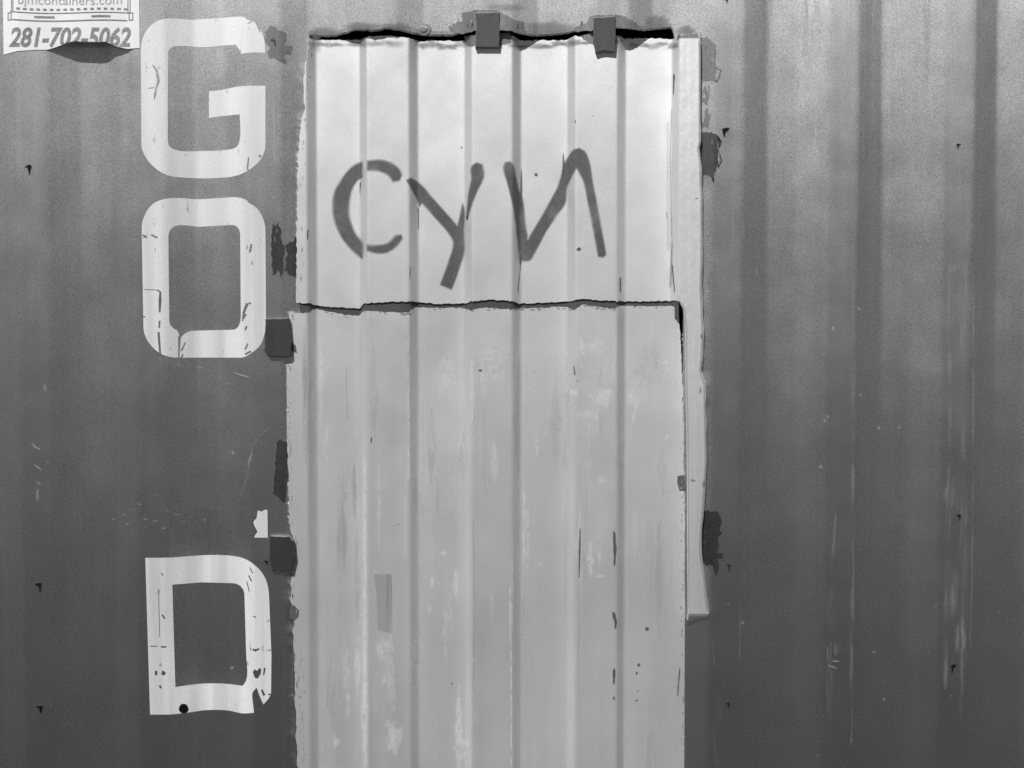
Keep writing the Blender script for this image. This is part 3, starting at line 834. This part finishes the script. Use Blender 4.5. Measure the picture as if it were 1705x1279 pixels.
plate('hinge', wob([(792, 21), (831, 20), (832, 50), (831, 79), (791, 79), (793, 50)], .5, 1), -.008, .014, 'hinge_grey', hatch, bend=lambda py: .012 * (py - 20) / 60)
plate('hinge', wob([(988, 29), (1024, 27), (1025, 60), (1024, 86), (1006, 85), (992, 88), (988, 70)], .5, 2), -.008, .014, 'hinge_grey', hatch, bend=lambda py: .012 * (py - 27) / 60)
plate('hinge', wob([(442, 531), (480, 530), (483, 560), (484, 590), (480, 594), (446, 594), (440, 582)], .6, 3), -.012, .016, 'hinge', door)
plate('hinge', wob([(450, 893), (482, 893), (488, 901), (490, 925), (485, 951), (453, 952), (448, 928)], .6, 4), -.012, .016, 'hinge', door)
patch([(483, 570), (492, 575), (495, 588), (486, 584), (482, 578)], 'chip', 4, DOOR, dp, 'burn_smear')
random.seed(11)

# ================================================================== sticker
st = thing('vinyl_sticker', 'white vinyl dealer sticker with a phone number, its lower edge buckled off the wall', 'sticker')
def sheet_y(x):
    px = x / S + 852.5
    t = (px - 85) / 128.0
    if px < 37: return WALL(x) - .0016
    return -.0016 - (.007 * math.sin(math.pi * t) ** 2 if 0 < t < 1 else 0)
sx = [X_(p) for p in np.arange(-8, 236, 2.0)]
class SheetSurf(Surf): pass
STK = Surf([(x, sheet_y(x)) for x in sx])
bot = [(6, 91), (29, 85), (60, 83), (79, 83), (92, 79), (103, 75), (113, 71), (123, 69), (152, 70), (176, 70), (185, 73), (193.5, 77), (211, 81.5), (232.5, 80)]
cols = []
for p in np.linspace(6, 232.5, 90):
    pb = float(np.interp(p, [q[0] for q in bot], [q[1] for q in bot]))
    x, zb = STK.hit(p, pb)
    zt = STK.hit(p, -75)[1]
    lift = max(0, math.sin(math.pi * min(max((p - 85) / 125, 0), 1)))
    cols.append([(x, STK(x), zt), (x, STK(x), zb + .03), (x, STK(x), zb + .01), (x, STK(x) + .0005 * lift, zb)])
sheet = link('sheet', mesh('sheet', *grid_sheet(cols, .0006)), 'vinyl', st)

def text_part(s, box, mat, name, label, wave=None, shear=0.0, weight=0.0, cut=None):
    """lettering fitted into a pixel box and printed on the sheet"""
    cu = bpy.data.curves.new('txt', 'FONT')
    cu.body = s; cu.offset = weight; cu.shear = shear; cu.resolution_u = 4
    ob = bpy.data.objects.new('txt', cu)
    scene.collection.objects.link(ob)
    dg = bpy.context.evaluated_depsgraph_get()
    me = bpy.data.meshes.new_from_object(ob.evaluated_get(dg))
    bpy.data.objects.remove(ob)
    co = np.array([v.co[:2] for v in me.vertices])
    lo, hi = co.min(0), co.max(0)
    bm = bmesh.new(); bm.from_mesh(me)
    x0_, y0_, x1_, y1_ = box
    for v in bm.verts:
        u, w = (v.co.x - lo[0]) / (hi[0] - lo[0]), (v.co.y - lo[1]) / (hi[1] - lo[1])
        px, py = x0_ + (x1_ - x0_) * u, y1_ + (y0_ - y1_) * w
        if wave: py += wave(px)
        if cut: py = min(py, cut(px))
        x, z = STK.hit(px, py)
        v.co = (x, 0, z)
    for b in np.arange(0, 236, 6.0):
        bmesh.ops.bisect_plane(bm, geom=bm.verts[:] + bm.edges[:] + bm.faces[:], dist=1e-6, plane_co=(X_(b), 0, 0), plane_no=(1, 0, 0))
    for v in bm.verts: v.co.y = STK(v.co.x) - .0007
    for f_ in bm.faces:
        if f_.normal.y > 0: f_.normal_flip()
    bm.to_mesh(me); bm.free()
    me.materials.clear()
    return link(name, me, mat, sheet, label)
cutf = lambda px: float(np.interp(px, [q[0] for q in bot], [q[1] for q in bot])) - 1.0
wv = lambda px: -2.0 * math.sin((px - 40) / 200 * 2 * math.pi) if px > 40 else 0.0
text_part('281-702-5062', (15, 45, 218, 79), 'ink', 'phone_number', 'grey slanted phone number', shear=.22, weight=.028, cut=cutf)
text_part('bjmcontainers.com', (30, -8, 203, 11), 'ink_pale', 'web_address', 'pale grey web address', wave=lambda px: 2.0 * math.sin((px - 30) / 180 * math.pi) if 30 < px < 210 else 0)
ln = Decals(STK, .0009)
w2 = lambda x: 3.2 * math.sin((x - 20) / 200 * 2 * math.pi - .3) * .5 + (x - 20) * .012
ln.stroke([(x, 20 + w2(x)) for x in range(17, 218, 6)], 1.6, soft=False)
ln.stroke([(x, 33 + w2(x)) for x in range(20, 214, 6)], 2.0, soft=False)
for x in (19, 21.5, 213, 216.5): ln.stroke([(x, -20), (x, 19 + w2(x))], 1.4, soft=False)
for a, b in ((13.5, 18.5), (215, 221)):
    ln.stroke([(a, 21), (a, 34)], 1.4, soft=False).stroke([(b, 21), (b, 34)], 1.4, soft=False).stroke([(a, 34), (b, 33)], 1.4, soft=False).stroke([(a, 22), (b, 21)], 1.4, soft=False)
ln.build('border_lines', 'ink', sheet)
db = Decals(STK, .0009)
for k in range(17):
    x = 27 + k * 11.2
    db.stroke([(x, 14 + w2(x)), (x + 6, 14 + w2(x + 6))], 3.2, soft=False)
for a, b in ((57, 91), (152, 184)):
    db.stroke([(x, 26.5 + w2(x)) for x in np.linspace(a, b, 6)], 3.4, soft=False)
db.build('border_dashes', 'ink', sheet)
